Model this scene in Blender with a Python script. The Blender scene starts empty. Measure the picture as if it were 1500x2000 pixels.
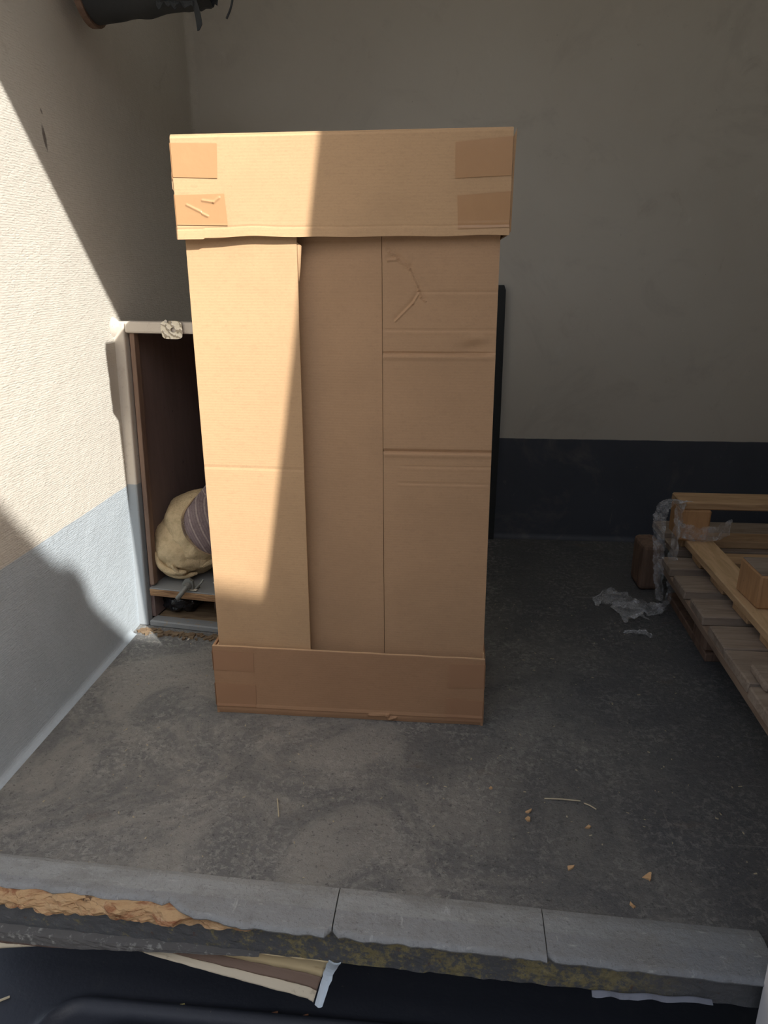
import bpy, bmesh, math, random
from mathutils import Vector, Matrix, noise
random.seed(7)
C = bpy.context.scene.collection
scene = bpy.context.scene

# ------------------------------------------------------------------ camera
CAM = Vector((0, 0, 0.9))
p_, th_, ro_ = math.radians(18.34), math.radians(5.7), math.radians(0.35)
F0 = Vector((-math.sin(th_), math.cos(th_), 0)); R0 = Vector((math.cos(th_), math.sin(th_), 0)); Zv = Vector((0, 0, 1))
Fv = F0*math.cos(p_) - Zv*math.sin(p_); Uv = F0*math.sin(p_) + Zv*math.cos(p_)
Rv = R0*math.cos(ro_) - Uv*math.sin(ro_); Uv = Uv*math.cos(ro_) + R0*math.sin(ro_)
cd = bpy.data.cameras.new('camera'); cam = bpy.data.objects.new('camera', cd); C.objects.link(cam)
cam.matrix_world = Matrix(((Rv.x, Uv.x, -Fv.x, CAM.x), (Rv.y, Uv.y, -Fv.y, CAM.y), (Rv.z, Uv.z, -Fv.z, CAM.z), (0, 0, 0, 1)))
cd.sensor_fit = 'VERTICAL'; cd.sensor_height = 36; cd.sensor_width = 27; cd.lens = 1463/2000*36; cd.clip_start = 0.02
scene.camera = cam

# ------------------------------------------------------------------ sky, sun, exposure
SUN = Vector((0.335, -0.376, 0.376)).normalized()          # towards the sun
w = bpy.data.worlds.new('world'); scene.world = w; w.use_nodes = True
nt = w.node_tree; bg = nt.nodes['Background']
sky = nt.nodes.new('ShaderNodeTexSky'); sky.sky_type = 'NISHITA'; sky.sun_disc = False
sky.sun_elevation = math.asin(SUN.z); sky.sun_rotation = math.atan2(SUN.x, SUN.y)
sky.air_density = 1.0; sky.dust_density = 2.5; sky.ozone_density = 1.0
hs = nt.nodes.new('ShaderNodeHueSaturation'); hs.inputs['Saturation'].default_value = 0.45      # hazy sky
nt.links.new(sky.outputs[0], hs.inputs['Color']); nt.links.new(hs.outputs[0], bg.inputs[0]); bg.inputs[1].default_value = 0.27
sl = bpy.data.lights.new('sun', 'SUN'); sl.energy = 7.8; sl.angle = math.radians(0.6); sl.color = (1.0, 0.965, 0.90)
so = bpy.data.objects.new('sun', sl); C.objects.link(so); so.location = SUN*8
so.rotation_euler = SUN.to_track_quat('Z', 'Y').to_euler()
scene.view_settings.view_transform = 'Standard'; scene.view_settings.look = 'None'
scene.view_settings.exposure = 0.0; scene.view_settings.gamma = 1.0; scene.view_settings.use_curve_mapping = False

# ------------------------------------------------------------------ helpers: materials
def rgb(r, g, b):
    f = lambda c: (c/255/12.92) if c/255 <= 0.04045 else ((c/255+0.055)/1.055)**2.4
    return (f(r), f(g), f(b), 1)

class M:
    """small node helper around one material"""
    def __init__(s, name, base=(0.5, 0.5, 0.5, 1), rough=0.7, metal=0.0, spec=0.3):
        s.m = bpy.data.materials.new(name); s.m.use_nodes = True
        s.t = s.m.node_tree; s.b = s.t.nodes['Principled BSDF']
        s.b.inputs['Base Color'].default_value = base; s.b.inputs['Roughness'].default_value = rough
        s.b.inputs['Metallic'].default_value = metal; s.b.inputs['Specular IOR Level'].default_value = spec
        s.col = base; s.h = None; s._pos = None
    def n(s, kind, **kw):
        nd = s.t.nodes.new('ShaderNode'+kind)
        for k, v in kw.items(): setattr(nd, k, v)
        return nd
    def put(s, sock, v):
        if hasattr(v, 'is_output') or isinstance(v, bpy.types.NodeSocket): s.t.links.new(v, sock)
        else: sock.default_value = v
    def pos(s, scale=(1, 1, 1), rot=(0, 0, 0)):
        g = s.n('NewGeometry') if s._pos is None else None
        if g: s._pos = g.outputs['Position']
        mp = s.n('Mapping'); s.put(mp.inputs[0], s._pos); mp.inputs['Scale'].default_value = scale; mp.inputs['Rotation'].default_value = rot
        return mp.outputs[0]
    def noise(s, scale, detail=4, rough=0.55, vec=(1, 1, 1), rot=(0, 0, 0), dist=0.0):
        nd = s.n('TexNoise'); s.put(nd.inputs['Vector'], s.pos(vec, rot)); nd.inputs['Scale'].default_value = scale
        nd.inputs['Detail'].default_value = detail; nd.inputs['Roughness'].default_value = rough; nd.inputs['Distortion'].default_value = dist
        return nd.outputs[0]
    def voro(s, scale, vec=(1, 1, 1), feature='F1'):
        nd = s.n('TexVoronoi', feature=feature); s.put(nd.inputs['Vector'], s.pos(vec)); nd.inputs['Scale'].default_value = scale
        return nd.outputs['Distance']
    def wave(s, scale, direction='Z', dist=0.0, dscale=1.0, vec=(1, 1, 1), rot=(0, 0, 0)):
        nd = s.n('TexWave', wave_type='BANDS', bands_direction=direction); s.put(nd.inputs['Vector'], s.pos(vec, rot))
        nd.inputs['Scale'].default_value = scale; nd.inputs['Distortion'].default_value = dist; nd.inputs['Detail'].default_value = 2
        nd.inputs['Detail Scale'].default_value = dscale
        return nd.outputs['Fac']
    def ramp(s, fac, a, b, lo=0.0, hi=1.0):
        nd = s.n('MapRange'); nd.interpolation_type = 'SMOOTHSTEP'; s.put(nd.inputs[0], fac)
        nd.inputs[1].default_value = a; nd.inputs[2].default_value = b; nd.inputs[3].default_value = lo; nd.inputs[4].default_value = hi
        return nd.outputs[0]
    def math(s, op, a, b=0.0):
        nd = s.n('Math', operation=op); s.put(nd.inputs[0], a); s.put(nd.inputs[1], b); return nd.outputs[0]
    def mix(s, fac, a, b, kind='MIX'):
        nd = s.n('Mix', data_type='RGBA', blend_type=kind); s.put(nd.inputs['Factor'], fac)
        s.put(nd.inputs[6], a); s.put(nd.inputs[7], b); return nd.outputs[2]
    def axis(s, k):
        if s._pos is None: s.pos()
        nd = s.n('SeparateXYZ'); s.put(nd.inputs[0], s._pos); return nd.outputs[k]
    def over(s, fac, c):                      # lay colour c over what is there
        s.col = s.mix(fac, s.col, c); return s
    def bump(s, height, strength=0.3, dist=0.002):
        nd = s.n('Bump'); s.put(nd.inputs['Height'], height); nd.inputs['Strength'].default_value = strength; nd.inputs['Distance'].default_value = dist
        if s.h is not None: s.put(nd.inputs['Normal'], s.h)
        s.h = nd.outputs[0]; return s
    def done(s):
        if not isinstance(s.col, tuple): s.put(s.b.inputs['Base Color'], s.col)
        if s.h is not None: s.put(s.b.inputs['Normal'], s.h)
        return s.m

def spot(m, y, z, ry, rz, k):
    """a small dark scuff on the side wall"""
    a = m.math('DIVIDE', m.math('SUBTRACT', m.axis(1), y), ry); b = m.math('DIVIDE', m.math('SUBTRACT', m.axis(2), z), rz)
    a = m.math('ADD', a, m.math('MULTIPLY', b, 0.6)); d = m.math('ADD', m.math('MULTIPLY', a, a), m.math('MULTIPLY', b, b))
    m.over(m.ramp(m.math('ADD', d, m.noise(160, 3, 0.6)), 1.6, 0.7, 0, k), (0.13, 0.11, 0.095, 1))
def wall_material(name, woven, lower):
    m = M(name, (0.63, 0.595, 0.53, 1), 0.55)
    m.over(m.ramp(m.noise(2.2, 5, 0.6), 0.35, 0.75, 0, 0.28), (0.50, 0.455, 0.39, 1))
    m.over(m.ramp(m.noise(9, 6, 0.65, dist=1.0), 0.60, 0.78, 0, 0.35), (0.40, 0.35, 0.30, 1))
    m.over(m.ramp(m.noise(5, 4, 0.5, (1, 1, 0.45), (0.3, 0.6, 0.2), 1.5), 0.66, 0.74, 0, 0.30), (0.70, 0.65, 0.58, 1))
    m.over(m.ramp(m.noise(70, 3, 0.7), 0.70, 0.78, 0, 0.45), (0.28, 0.24, 0.20, 1))
    band = m.ramp(m.math('ADD', m.axis(2), m.math('MULTIPLY', m.noise(18, 2), 0.004)), 0.3495 if not woven else 0.376, 0.3520 if not woven else 0.3785, 1, 0)
    low = m.mix(m.ramp(m.noise(7, 5, 0.6), 0.35, 0.75, 0, 0.5), lower, tuple(0.8*c for c in lower[:3])+(1,))
    low = m.mix(m.ramp(m.noise(50, 3, 0.7, (1, 1, 0.5)), 0.70, 0.76, 0, 0.5), low, tuple(min(1, 1.7*c) for c in lower[:3])+(1,))
    m.over(band, low)
    if woven:
        m.bump(m.noise(16, 4, 0.6), 0.4, 0.006)
        m.bump(m.noise(130, 5, 0.65, (1, 0.6, 1.3), dist=0.7), 0.6, 0.0036)
        m.bump(m.wave(70, 'Z', 4.0, 2.5, (1, 0.3, 1)), 0.14, 0.0025)
        spot(m, 1.554, 1.139, 0.007, 0.026, 0.9); spot(m, 1.555, 1.185, 0.004, 0.006, 0.8); spot(m, 1.30, 0.95, 0.05, 0.03, 0.12)
    else:
        m.bump(m.noise(60, 4, 0.6), 0.15, 0.003); m.bump(m.noise(5, 3), 0.35, 0.012)
        m.over(m.ramp(m.noise(3.4, 6, 0.7, dist=1.2), 0.52, 0.72, 0, 0.22), (0.36, 0.33, 0.30, 1))
        m.over(m.ramp(m.noise(12, 5, 0.7, (1, 1, 0.6), dist=0.5), 0.62, 0.76, 0, 0.25), (0.75, 0.72, 0.67, 1))
    return m.done()

MAT = {}
MAT['wall_left'] = wall_material('textured_cream_paint', True, (0.45, 0.505, 0.55, 1))
MAT['wall_back'] = wall_material('scuffed_cream_paint', False, (0.085, 0.095, 0.118, 1))
m = M('white_frame_paint', (0.60, 0.545, 0.475, 1), 0.45)
m.over(m.ramp(m.noise(30, 5, 0.6), 0.55, 0.75, 0, 0.4), (0.40, 0.34, 0.28, 1))
m.over(m.ramp(m.math('ADD', m.axis(2), 0.0), 0.3785, 0.3800, 1, 0), (0.32, 0.345, 0.365, 1))
m.over(m.ramp(m.noise(90, 4, 0.7), 0.62, 0.72, 0, 0.6), (0.20, 0.15, 0.11, 1))
m.bump(m.noise(40, 4), 0.3, 0.003); MAT['frame'] = m.done()

m = M('worn_floor_coating', (0.150, 0.152, 0.156, 1), 0.62, spec=0.35)
m.over(m.ramp(m.noise(3.0, 6, 0.6, dist=0.6), 0.38, 0.66, 0, 0.8), (0.100, 0.107, 0.122, 1))
leftness = m.ramp(m.math('ADD', m.axis(0), m.math('MULTIPLY', m.noise(2.5, 4), 0.5)), 0.75, -0.10, 0.08, 1)
near = m.ramp(m.axis(1), 2.1, 1.35, 0.15, 1)
dirt = m.math('MULTIPLY', m.math('MULTIPLY', leftness, near), m.ramp(m.noise(4.2, 7, 0.72, dist=0.8), 0.40, 0.60, 0, 1))
m.over(m.math('MULTIPLY', m.math('MULTIPLY', leftness, near), 0.55), (0.36, 0.352, 0.33, 1))
m.over(m.math('MULTIPLY', dirt, 0.75), (0.50, 0.475, 0.42, 1))
m.over(m.ramp(m.noise(6, 4, 0.6, (1, 2.2, 1)), 0.62, 0.78, 0, 0.4), (0.26, 0.185, 0.13, 1))
grit = m.ramp(m.noise(7, 4, 0.65), 0.35, 0.65, 0.15, 1)
m.over(m.math('MULTIPLY', m.math('MULTIPLY', grit, m.ramp(leftness, 0, 1, 0.45, 1)), m.ramp(m.noise(75, 7, 0.78, dist=0.5), 0.48, 0.60, 0, 0.8)), (0.54, 0.525, 0.48, 1))
m.over(m.ramp(m.noise(210, 4, 0.7), 0.56, 0.68, 0, 0.40), (0.36, 0.35, 0.33, 1))
m.over(m.ramp(m.noise(120, 4, 0.7), 0.58, 0.66, 0, 0.55), (0.050, 0.050, 0.055, 1))
m.over(m.ramp(m.noise(52, 6, 0.75), 0.58, 0.70, 0, 0.55), (0.075, 0.075, 0.080, 1))
m.over(m.ramp(m.noise(24, 3, 0.55, (0.22, 2.6, 1), (0, 0, 0.25), 0.8), 0.68, 0.73, 0, 0.45), (0.36, 0.355, 0.34, 1))
m.over(m.ramp(m.noise(24, 3, 0.55, (2.8, 0.25, 1), (0, 0, 0.5), 0.8), 0.71, 0.75, 0, 0.45), (0.34, 0.33, 0.30, 1))
m.over(m.ramp(m.noise(230, 2, 0.6), 0.72, 0.77, 0, 0.8), (0.42, 0.39, 0.33, 1))
m.bump(m.noise(130, 6, 0.75), 1.0, 0.008); m.bump(m.noise(24, 5, 0.6), 0.4, 0.008); MAT['floor'] = m.done()

def strip_material():
    m = M('worn_grey_strip', (0.31, 0.318, 0.32, 1), 0.5, spec=0.4)
    m.over(m.ramp(m.math('ADD', m.math('MULTIPLY', m.axis(0), 0.036), m.math('ADD', m.axis(1), m.math('MULTIPLY', m.noise(40, 3), 0.006))), 0.838, 0.842, 0, 0.6), (0.40, 0.41, 0.395, 1))
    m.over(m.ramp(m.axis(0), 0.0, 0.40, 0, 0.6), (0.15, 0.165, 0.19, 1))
    m.over(m.ramp(m.noise(30, 6, 0.7), 0.50, 0.72, 0, 0.55), (0.22, 0.218, 0.21, 1))
    m.over(m.ramp(m.noise(9, 5, 0.7, (1, 2, 1)), 0.45, 0.65, 0, 0.45), (0.23, 0.225, 0.21, 1))
    m.over(m.ramp(m.noise(40, 4, 0.6, (2.5, 0.5, 1), (0, 0, 0.6)), 0.64, 0.72, 0, 0.6), (0.50, 0.51, 0.50, 1))
    m.over(m.ramp(m.noise(150, 5, 0.75), 0.56, 0.66, 0, 0.5), (0.12, 0.118, 0.115, 1))
    m.over(m.ramp(m.noise(60, 6, 0.75, (0.6, 1.5, 1)), 0.58, 0.68, 0, 0.5), (0.50, 0.505, 0.49, 1))
    m.bump(m.noise(110, 6, 0.7), 0.7, 0.005)
    return m.done()
MAT['strip'] = strip_material()

def cardboard(name, base, gloss=0.75):
    m = M(name, base, gloss, spec=0.2)
    d = tuple(0.80*c for c in base[:3])+(1,); l = tuple(min(1, 1.10*c) for c in base[:3])+(1,)
    m.over(m.ramp(m.noise(6, 4, 0.6), 0.4, 0.7, 0, 0.35), d)
    m.over(m.ramp(m.noise(160, 3, 0.6, (0.35, 1, 1)), 0.5, 0.75, 0, 0.35), d)
    m.over(m.ramp(m.noise(420, 3, 0.7, (0.6, 1, 1)), 0.50, 0.66, 0, 0.32), d)
    m.over(m.ramp(m.noise(300, 2, 0.6), 0.58, 0.72, 0, 0.35), l)
    m.over(m.ramp(m.wave(62, 'Z', 0.6, 3.0), 0.80, 1.0, 0, 0.16), d)
    m.bump(m.wave(62, 'Z', 0.5, 3.0), 0.05, 0.001); m.bump(m.noise(8, 3), 0.25, 0.006)
    return m.done()
KRAFT = (0.59, 0.38, 0.212, 1)
MAT['card'] = cardboard('brown_cardboard', KRAFT)
MAT['card_tray_shaded'] = cardboard('brown_cardboard_deep_shade', (0.44, 0.255, 0.143, 1))  # dimmer light near the floor painted into the tray colour
MAT['card_mid_shaded'] = cardboard('brown_cardboard_half_shade', (0.51, 0.318, 0.182, 1))  # same card, shade on the middle and right panels painted in
MAT['card_edge'] = cardboard('cut_cardboard_edge', (0.66, 0.44, 0.26, 1), 0.9)
m = M('brown_packing_tape', (0.50, 0.285, 0.14, 1), 0.35, spec=0.45)
m.over(m.ramp(m.noise(40, 4, 0.6), 0.45, 0.7, 0, 0.4), (0.53, 0.305, 0.15, 1)); m.bump(m.noise(35, 3), 0.25, 0.003); MAT['tape'] = m.done()

m = M('thin_clear_tape', (0.41, 0.225, 0.125, 1), 0.35, spec=0.4)
m.over(m.ramp(m.noise(40, 4, 0.6), 0.45, 0.7, 0, 0.4), (0.43, 0.24, 0.135, 1)); m.bump(m.noise(35, 3), 0.25, 0.003); MAT['clear_tape'] = m.done()

def wood(name, a, b, scale=1.0, axis='X', rough=0.75):
    vec = {'X': (0.12, 1, 1), 'Y': (1, 0.12, 1), 'Z': (1, 1, 0.12)}[axis]
    m = M(name, a, rough, spec=0.2)
    m.over(m.ramp(m.noise(55*scale, 5, 0.65, vec, dist=0.8), 0.38, 0.66, 0, 0.85), b)
    m.over(m.ramp(m.noise(9*scale, 4, 0.6, vec), 0.5, 0.8, 0, 0.5), tuple(0.55*c for c in b[:3])+(1,))
    m.over(m.ramp(m.noise(120*scale, 2, 0.5), 0.72, 0.80, 0, 0.6), tuple(0.3*c for c in b[:3])+(1,))
    m.bump(m.noise(80*scale, 4, 0.6, vec), 0.4, 0.002)
    return m.done()
MAT['old_board'] = wood('weathered_pallet_board', (0.37, 0.30, 0.24, 1), (0.25, 0.195, 0.155, 1))
MAT['new_board'] = wood('pale_pallet_board', (0.60, 0.40, 0.23, 1), (0.45, 0.285, 0.155, 1))
MAT['new_board_y'] = wood('pale_pallet_stringer', (0.72, 0.50, 0.29, 1), (0.56, 0.37, 0.20, 1), 1, 'Y')
MAT['old_board_y'] = wood('weathered_pallet_stringer', (0.32, 0.235, 0.175, 1), (0.21, 0.15, 0.11, 1), 1, 'Y')
MAT['old_block'] = wood('dark_pallet_block', (0.25, 0.165, 0.12, 1), (0.15, 0.10, 0.075, 1), 1, 'Z')
MAT['new_block'] = wood('orange_pallet_block', (0.62, 0.36, 0.18, 1), (0.48, 0.27, 0.13, 1), 1, 'Z')
MAT['ply_dark'] = wood('dark_brown_plywood', (0.22, 0.165, 0.155, 1), (0.19, 0.14, 0.13, 1), 0.6, 'Z', 0.5)
MAT['ply_edge'] = wood('raw_plywood_edge', (0.42, 0.26, 0.14, 1), (0.20, 0.105, 0.055, 1), 1.6, 'X')
MAT['ply_edge_z'] = wood('raw_plywood_edge_upright', (0.23, 0.155, 0.115, 1), (0.16, 0.105, 0.08, 1), 1.2, 'Z')
m = M('splintered_raw_wood', (0.56, 0.37, 0.20, 1), 0.8, spec=0.15)
m.over(m.ramp(m.noise(26, 6, 0.7, (0.4, 1, 1.6), dist=1.2), 0.46, 0.62, 0, 0.9), (0.30, 0.12, 0.06, 1))
m.over(m.ramp(m.noise(60, 5, 0.7, (0.5, 1, 1.4)), 0.56, 0.74, 0, 0.8), (0.68, 0.50, 0.32, 1))
m.over(m.ramp(m.noise(34, 5, 0.7, (0.25, 1, 2.4), dist=1.0), 0.62, 0.70, 0, 0.9), (0.07, 0.04, 0.03, 1))
m.bump(m.noise(70, 6, 0.7, (0.4, 1, 1.5)), 0.8, 0.006); MAT['splinter'] = m.done()
m = M('mossy_black_steel', (0.105, 0.108, 0.112, 1), 0.6, spec=0.35)
rightish = m.ramp(m.axis(0), -0.55, -0.10, 0.0, 0.10)
moss = m.ramp(m.math('ADD', m.math('ADD', m.math('MULTIPLY', m.noise(110, 5, 0.75), 0.62), m.math('MULTIPLY', m.noise(18, 3, 0.6), 0.38)), rightish), 0.555, 0.66, 0, 0.85)
moss = m.math('MULTIPLY', moss, m.ramp(m.axis(0), 0.36, 0.20, 0, 1))
m.over(moss, m.mix(m.noise(140, 3, 0.7), (0.13, 0.105, 0.045, 1), (0.42, 0.36, 0.17, 1)))
m.over(m.ramp(m.noise(90, 4, 0.7), 0.62, 0.70, 0, 0.6), (0.13, 0.06, 0.035, 1))
m.bump(m.noise(70, 6, 0.7), 0.7, 0.005); MAT['rail'] = m.done()
m = M('weathered_ply_edge', (0.13, 0.125, 0.12, 1), 0.8)
m.over(m.ramp(m.noise(80, 5, 0.7), 0.55, 0.66, 0, 0.8), (0.34, 0.34, 0.31, 1))
m.over(m.ramp(m.axis(2), -0.082, -0.086, 0, 0.9), (0.12, 0.07, 0.05, 1)); m.bump(m.noise(90, 5), 0.6, 0.004); MAT['lower_ply'] = m.done()
m = M('stained_cream_moulding', (0.66, 0.53, 0.31, 1), 0.5)
m.over(m.ramp(m.noise(14, 5, 0.7, (0.6, 1, 1.5)), 0.52, 0.70, 0, 0.9), (0.24, 0.13, 0.04, 1)); MAT['mould'] = m.done()
MAT['mould_stripe'] = M('brown_moulding_stripe', (0.20, 0.135, 0.10, 1), 0.6).done()
m = M('cream_moulding_edge', (0.64, 0.56, 0.42, 1), 0.5)
m.over(m.ramp(m.noise(40, 4, 0.7), 0.60, 0.72, 0, 0.6), (0.35, 0.28, 0.19, 1)); MAT['mould_edge'] = m.done()
MAT['mould_end'] = M('pale_blue_white_cut', (0.62, 0.70, 0.76, 1), 0.6).done()
MAT['torn'] = M('grimy_white_film', (0.25, 0.26, 0.30, 1), 0.6).done()
m = M('black_moulded_plastic', (0.036, 0.040, 0.052, 1), 0.5, spec=0.4)
m.over(m.ramp(m.noise(30, 5, 0.7), 0.50, 0.75, 0, 0.6), (0.050, 0.053, 0.062, 1))
m.over(m.ramp(m.noise(160, 3, 0.7), 0.70, 0.76, 0, 0.7), (0.16, 0.14, 0.11, 1)); m.bump(m.noise(120, 3), 0.3, 0.002); MAT['black_plastic'] = m.done()
m = M('tan_woven_blanket', (0.62, 0.485, 0.30, 1), 0.95, spec=0.05)
m.over(m.ramp(m.noise(60, 5, 0.7), 0.42, 0.7, 0, 0.6), (0.40, 0.31, 0.18, 1)); m.bump(m.noise(210, 3, 0.7), 0.9, 0.004); MAT['blanket'] = m.done()
m = M('striped_mauve_cloth', (0.22, 0.175, 0.18, 1), 0.95, spec=0.05)
m.over(m.ramp(m.wave(17, 'X', 0.5, 2, (1, 1, 1), (0, 0.42, 0)), 0.86, 0.97, 0, 0.6), (0.50, 0.43, 0.39, 1))
m.over(m.ramp(m.wave(51, 'X', 0.5, 2, (1, 1, 1), (0, 0.42, 0)), 0.80, 0.97, 0, 0.3), (0.40, 0.33, 0.31, 1))
m.over(m.ramp(m.noise(140, 3, 0.7), 0.5, 0.7, 0, 0.5), (0.14, 0.105, 0.115, 1)); m.bump(m.noise(180, 3), 0.8, 0.003); MAT['mauve'] = m.done()
MAT['stitch'] = M('tan_overlock_stitch', (0.40, 0.29, 0.18, 1), 0.9).done()
m = M('dark_crumpled_cloth', (0.028, 0.026, 0.030, 1), 0.9, spec=0.1); m.bump(m.noise(60, 4), 0.6, 0.004); MAT['dark_cloth'] = m.done()
m = M('off_white_cloth', (0.60, 0.55, 0.46, 1), 0.9); m.bump(m.noise(90, 4), 0.7, 0.003); MAT['white_cloth'] = m.done()
m = M('black_shiny_plastic', (0.010, 0.011, 0.014, 1), 0.18, spec=0.6); m.bump(m.noise(22, 4, 0.6), 0.9, 0.012); MAT['black_bag'] = m.done()
m = M('black_rubberised_cloth', (0.040, 0.044, 0.047, 1), 0.75, spec=0.25); m.bump(m.noise(120, 3), 0.4, 0.002); MAT['black_roll'] = m.done()
m = M('scraped_steel', (0.62, 0.58, 0.50, 1), 0.38, 0.9)
m.over(m.ramp(m.wave(30, 'DIAGONAL', 6, 2.5), 0.55, 0.75, 0, 0.8), (0.24, 0.205, 0.16, 1)); m.bump(m.wave(30, 'DIAGONAL', 6, 2.5), 0.6, 0.002); MAT['steel'] = m.done()
m = M('grey_painted_steel', (0.20, 0.205, 0.19, 1), 0.5, 0.3)
m.over(m.ramp(m.noise(90, 4, 0.7), 0.55, 0.7, 0, 0.6), (0.12, 0.10, 0.08, 1)); MAT['grey_steel'] = m.done()
m = M('grey_shelf_paint', (0.235, 0.24, 0.24, 1), 0.55)
m.over(m.ramp(m.noise(50, 5, 0.7), 0.58, 0.72, 0, 0.5), (0.36, 0.34, 0.29, 1)); m.bump(m.noise(70, 4), 0.3, 0.002); MAT['shelf'] = m.done()
m = M('sill_paint', (0.24, 0.25, 0.255, 1), 0.6)
m.over(m.ramp(m.noise(60, 5, 0.7), 0.55, 0.70, 0, 0.8), (0.36, 0.25, 0.13, 1)); m.bump(m.noise(80, 5), 0.5, 0.003); MAT['sill'] = m.done()
m = M('white_door_paint', (0.66, 0.64, 0.64, 1), 0.4)
m.over(m.ramp(m.noise(35, 5, 0.7), 0.60, 0.72, 0, 0.7), (0.30, 0.22, 0.18, 1)); MAT['door'] = m.done()
MAT['rust'] = wood('flaking_rust', (0.16, 0.06, 0.035, 1), (0.07, 0.03, 0.022, 1))
m = M('yard_concrete', (0.47, 0.44, 0.395, 1), 0.9); m.over(m.ramp(m.noise(3, 6), 0.4, 0.7, 0, 0.6), (0.39, 0.365, 0.325, 1)); MAT['ground'] = m.done()
m = M('dark_blocker', (0.12, 0.09, 0.075, 1), 0.9); m.over(m.ramp(m.noise(4, 6), 0.4, 0.7, 0, 0.6), (0.09, 0.07, 0.06, 1)); MAT['yard'] = m.done()
m = M('translucent_roof_sheet', (0.8, 0.79, 0.75, 1), 0.6)        # unseen roof; translucency added to brighten the walls inside
tl = m.n('BsdfTranslucent'); tl.inputs['Color'].default_value = (0.86, 0.86, 0.80, 1); mt = m.n('MixShader'); mt.inputs[0].default_value = 0.05
m.put(mt.inputs[1], m.b.outputs[0]); m.put(mt.inputs[2], tl.outputs[0]); m.put(m.t.nodes['Material Output'].inputs['Surface'], mt.outputs[0]); MAT['ceiling'] = m.m
MAT['chip'] = wood('fresh_wood_chip', (0.62, 0.40, 0.22, 1), (0.48, 0.29, 0.14, 1))
MAT['leaf'] = M('dry_brown_leaf', (0.26, 0.12, 0.06, 1), 0.8).done()
MAT['lichen'] = M('yellow_green_crumb', (0.42, 0.36, 0.14, 1), 0.9).done()
MAT['straw'] = M('pale_straw', (0.55, 0.48, 0.34, 1), 0.8).done()
MAT['dust'] = wood('brown_dust_rubble', (0.26, 0.19, 0.12, 1), (0.12, 0.075, 0.045, 1), 2.0)
MAT['screw'] = M('dull_screw_steel', (0.42, 0.40, 0.37, 1), 0.4, 0.9).done()
m = M('clear_stretch_film', (0.9, 0.92, 0.95, 1), 0.10, spec=0.5)
tr = m.n('BsdfTransparent'); gl = m.n('BsdfGlossy'); gl.inputs['Roughness'].default_value = 0.05; gl.inputs['Color'].default_value = (0.95, 0.97, 1, 1)
df = m.n('BsdfDiffuse'); df.inputs['Color'].default_value = (0.82, 0.85, 0.90, 1)
ms = m.n('MixShader'); ms.inputs[0].default_value = 0.5; m.put(ms.inputs[1], gl.outputs[0]); m.put(ms.inputs[2], df.outputs[0])
mx = m.n('MixShader'); m.put(mx.inputs[0], m.ramp(m.noise(45, 4, 0.7), 0.36, 0.70, 0.14, 0.62)); m.put(mx.inputs[1], tr.outputs[0]); m.put(mx.inputs[2], ms.outputs[0])
m.bump(m.noise(60, 5, 0.7), 1.0, 0.014); m.put(gl.inputs['Normal'], m.h)
m.put(m.t.nodes['Material Output'].inputs['Surface'], mx.outputs[0]); MAT['film'] = m.m

# ------------------------------------------------------------------ helpers: objects
def thing(name, label, cat, loc=(0, 0, 0), group=None):
    o = bpy.data.objects.new(name, None); C.objects.link(o); o.location = loc; o.empty_display_size = 0.05
    o['label'] = label; o['category'] = cat
    if group: o['group'] = group
    return o
def root_loc(o):
    v = Vector((0, 0, 0))
    while o is not None: v += o.location; o = o.parent
    return v
def mesh(name, vs, fs, mat, parent=None, smooth=False, label=None):
    me = bpy.data.meshes.new(name)
    off = root_loc(parent) if parent else Vector((0, 0, 0))
    me.from_pydata([Vector(v)-off for v in vs], [], fs); me.update()
    bm = bmesh.new(); bm.from_mesh(me); bmesh.ops.recalc_face_normals(bm, faces=bm.faces); bm.to_mesh(me); bm.free()
    if smooth:
        for p in me.polygons: p.use_smooth = True
    me.materials.append(mat)
    o = bpy.data.objects.new(name, me); C.objects.link(o)
    if parent: o.parent = parent
    if label: o['label'] = label
    return o
def tag(o, label, cat, group=None):
    o['label'] = label; o['category'] = cat
    if group: o['group'] = group
    return o
def struct(o, label=None):
    o['kind'] = 'structure'
    if label: o['label'] = label
    return o
def join(*parts):
    V, F = [], []
    for v, f in parts:
        n = len(V); V += list(v); F += [tuple(i+n for i in q) for q in f]
    return V, F
def box(x0, x1, y0, y1, z0, z1, bev=0.0, jit=0.0, rot=0.0, piv=None, seg=1):
    bm = bmesh.new(); bmesh.ops.create_cube(bm, size=1)
    for v in bm.verts:
        v.co = Vector((x0+(v.co.x+.5)*(x1-x0), y0+(v.co.y+.5)*(y1-y0), z0+(v.co.z+.5)*(z1-z0)))
        if jit: v.co += Vector((random.uniform(-jit, jit), random.uniform(-jit, jit), 0))
    if bev: bmesh.ops.bevel(bm, geom=list(bm.edges), offset=bev, segments=seg, affect='EDGES', profile=0.5)
    if rot:
        c = Vector(piv) if piv else Vector(((x0+x1)/2, (y0+y1)/2, (z0+z1)/2)); R = Matrix.Rotation(rot, 3, 'Z')
        for v in bm.verts: v.co = c + R @ (v.co-c)
    bm.verts.index_update()
    r = [v.co.copy() for v in bm.verts], [tuple(v.index for v in f.verts) for f in bm.faces]
    bm.free(); return r
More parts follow.
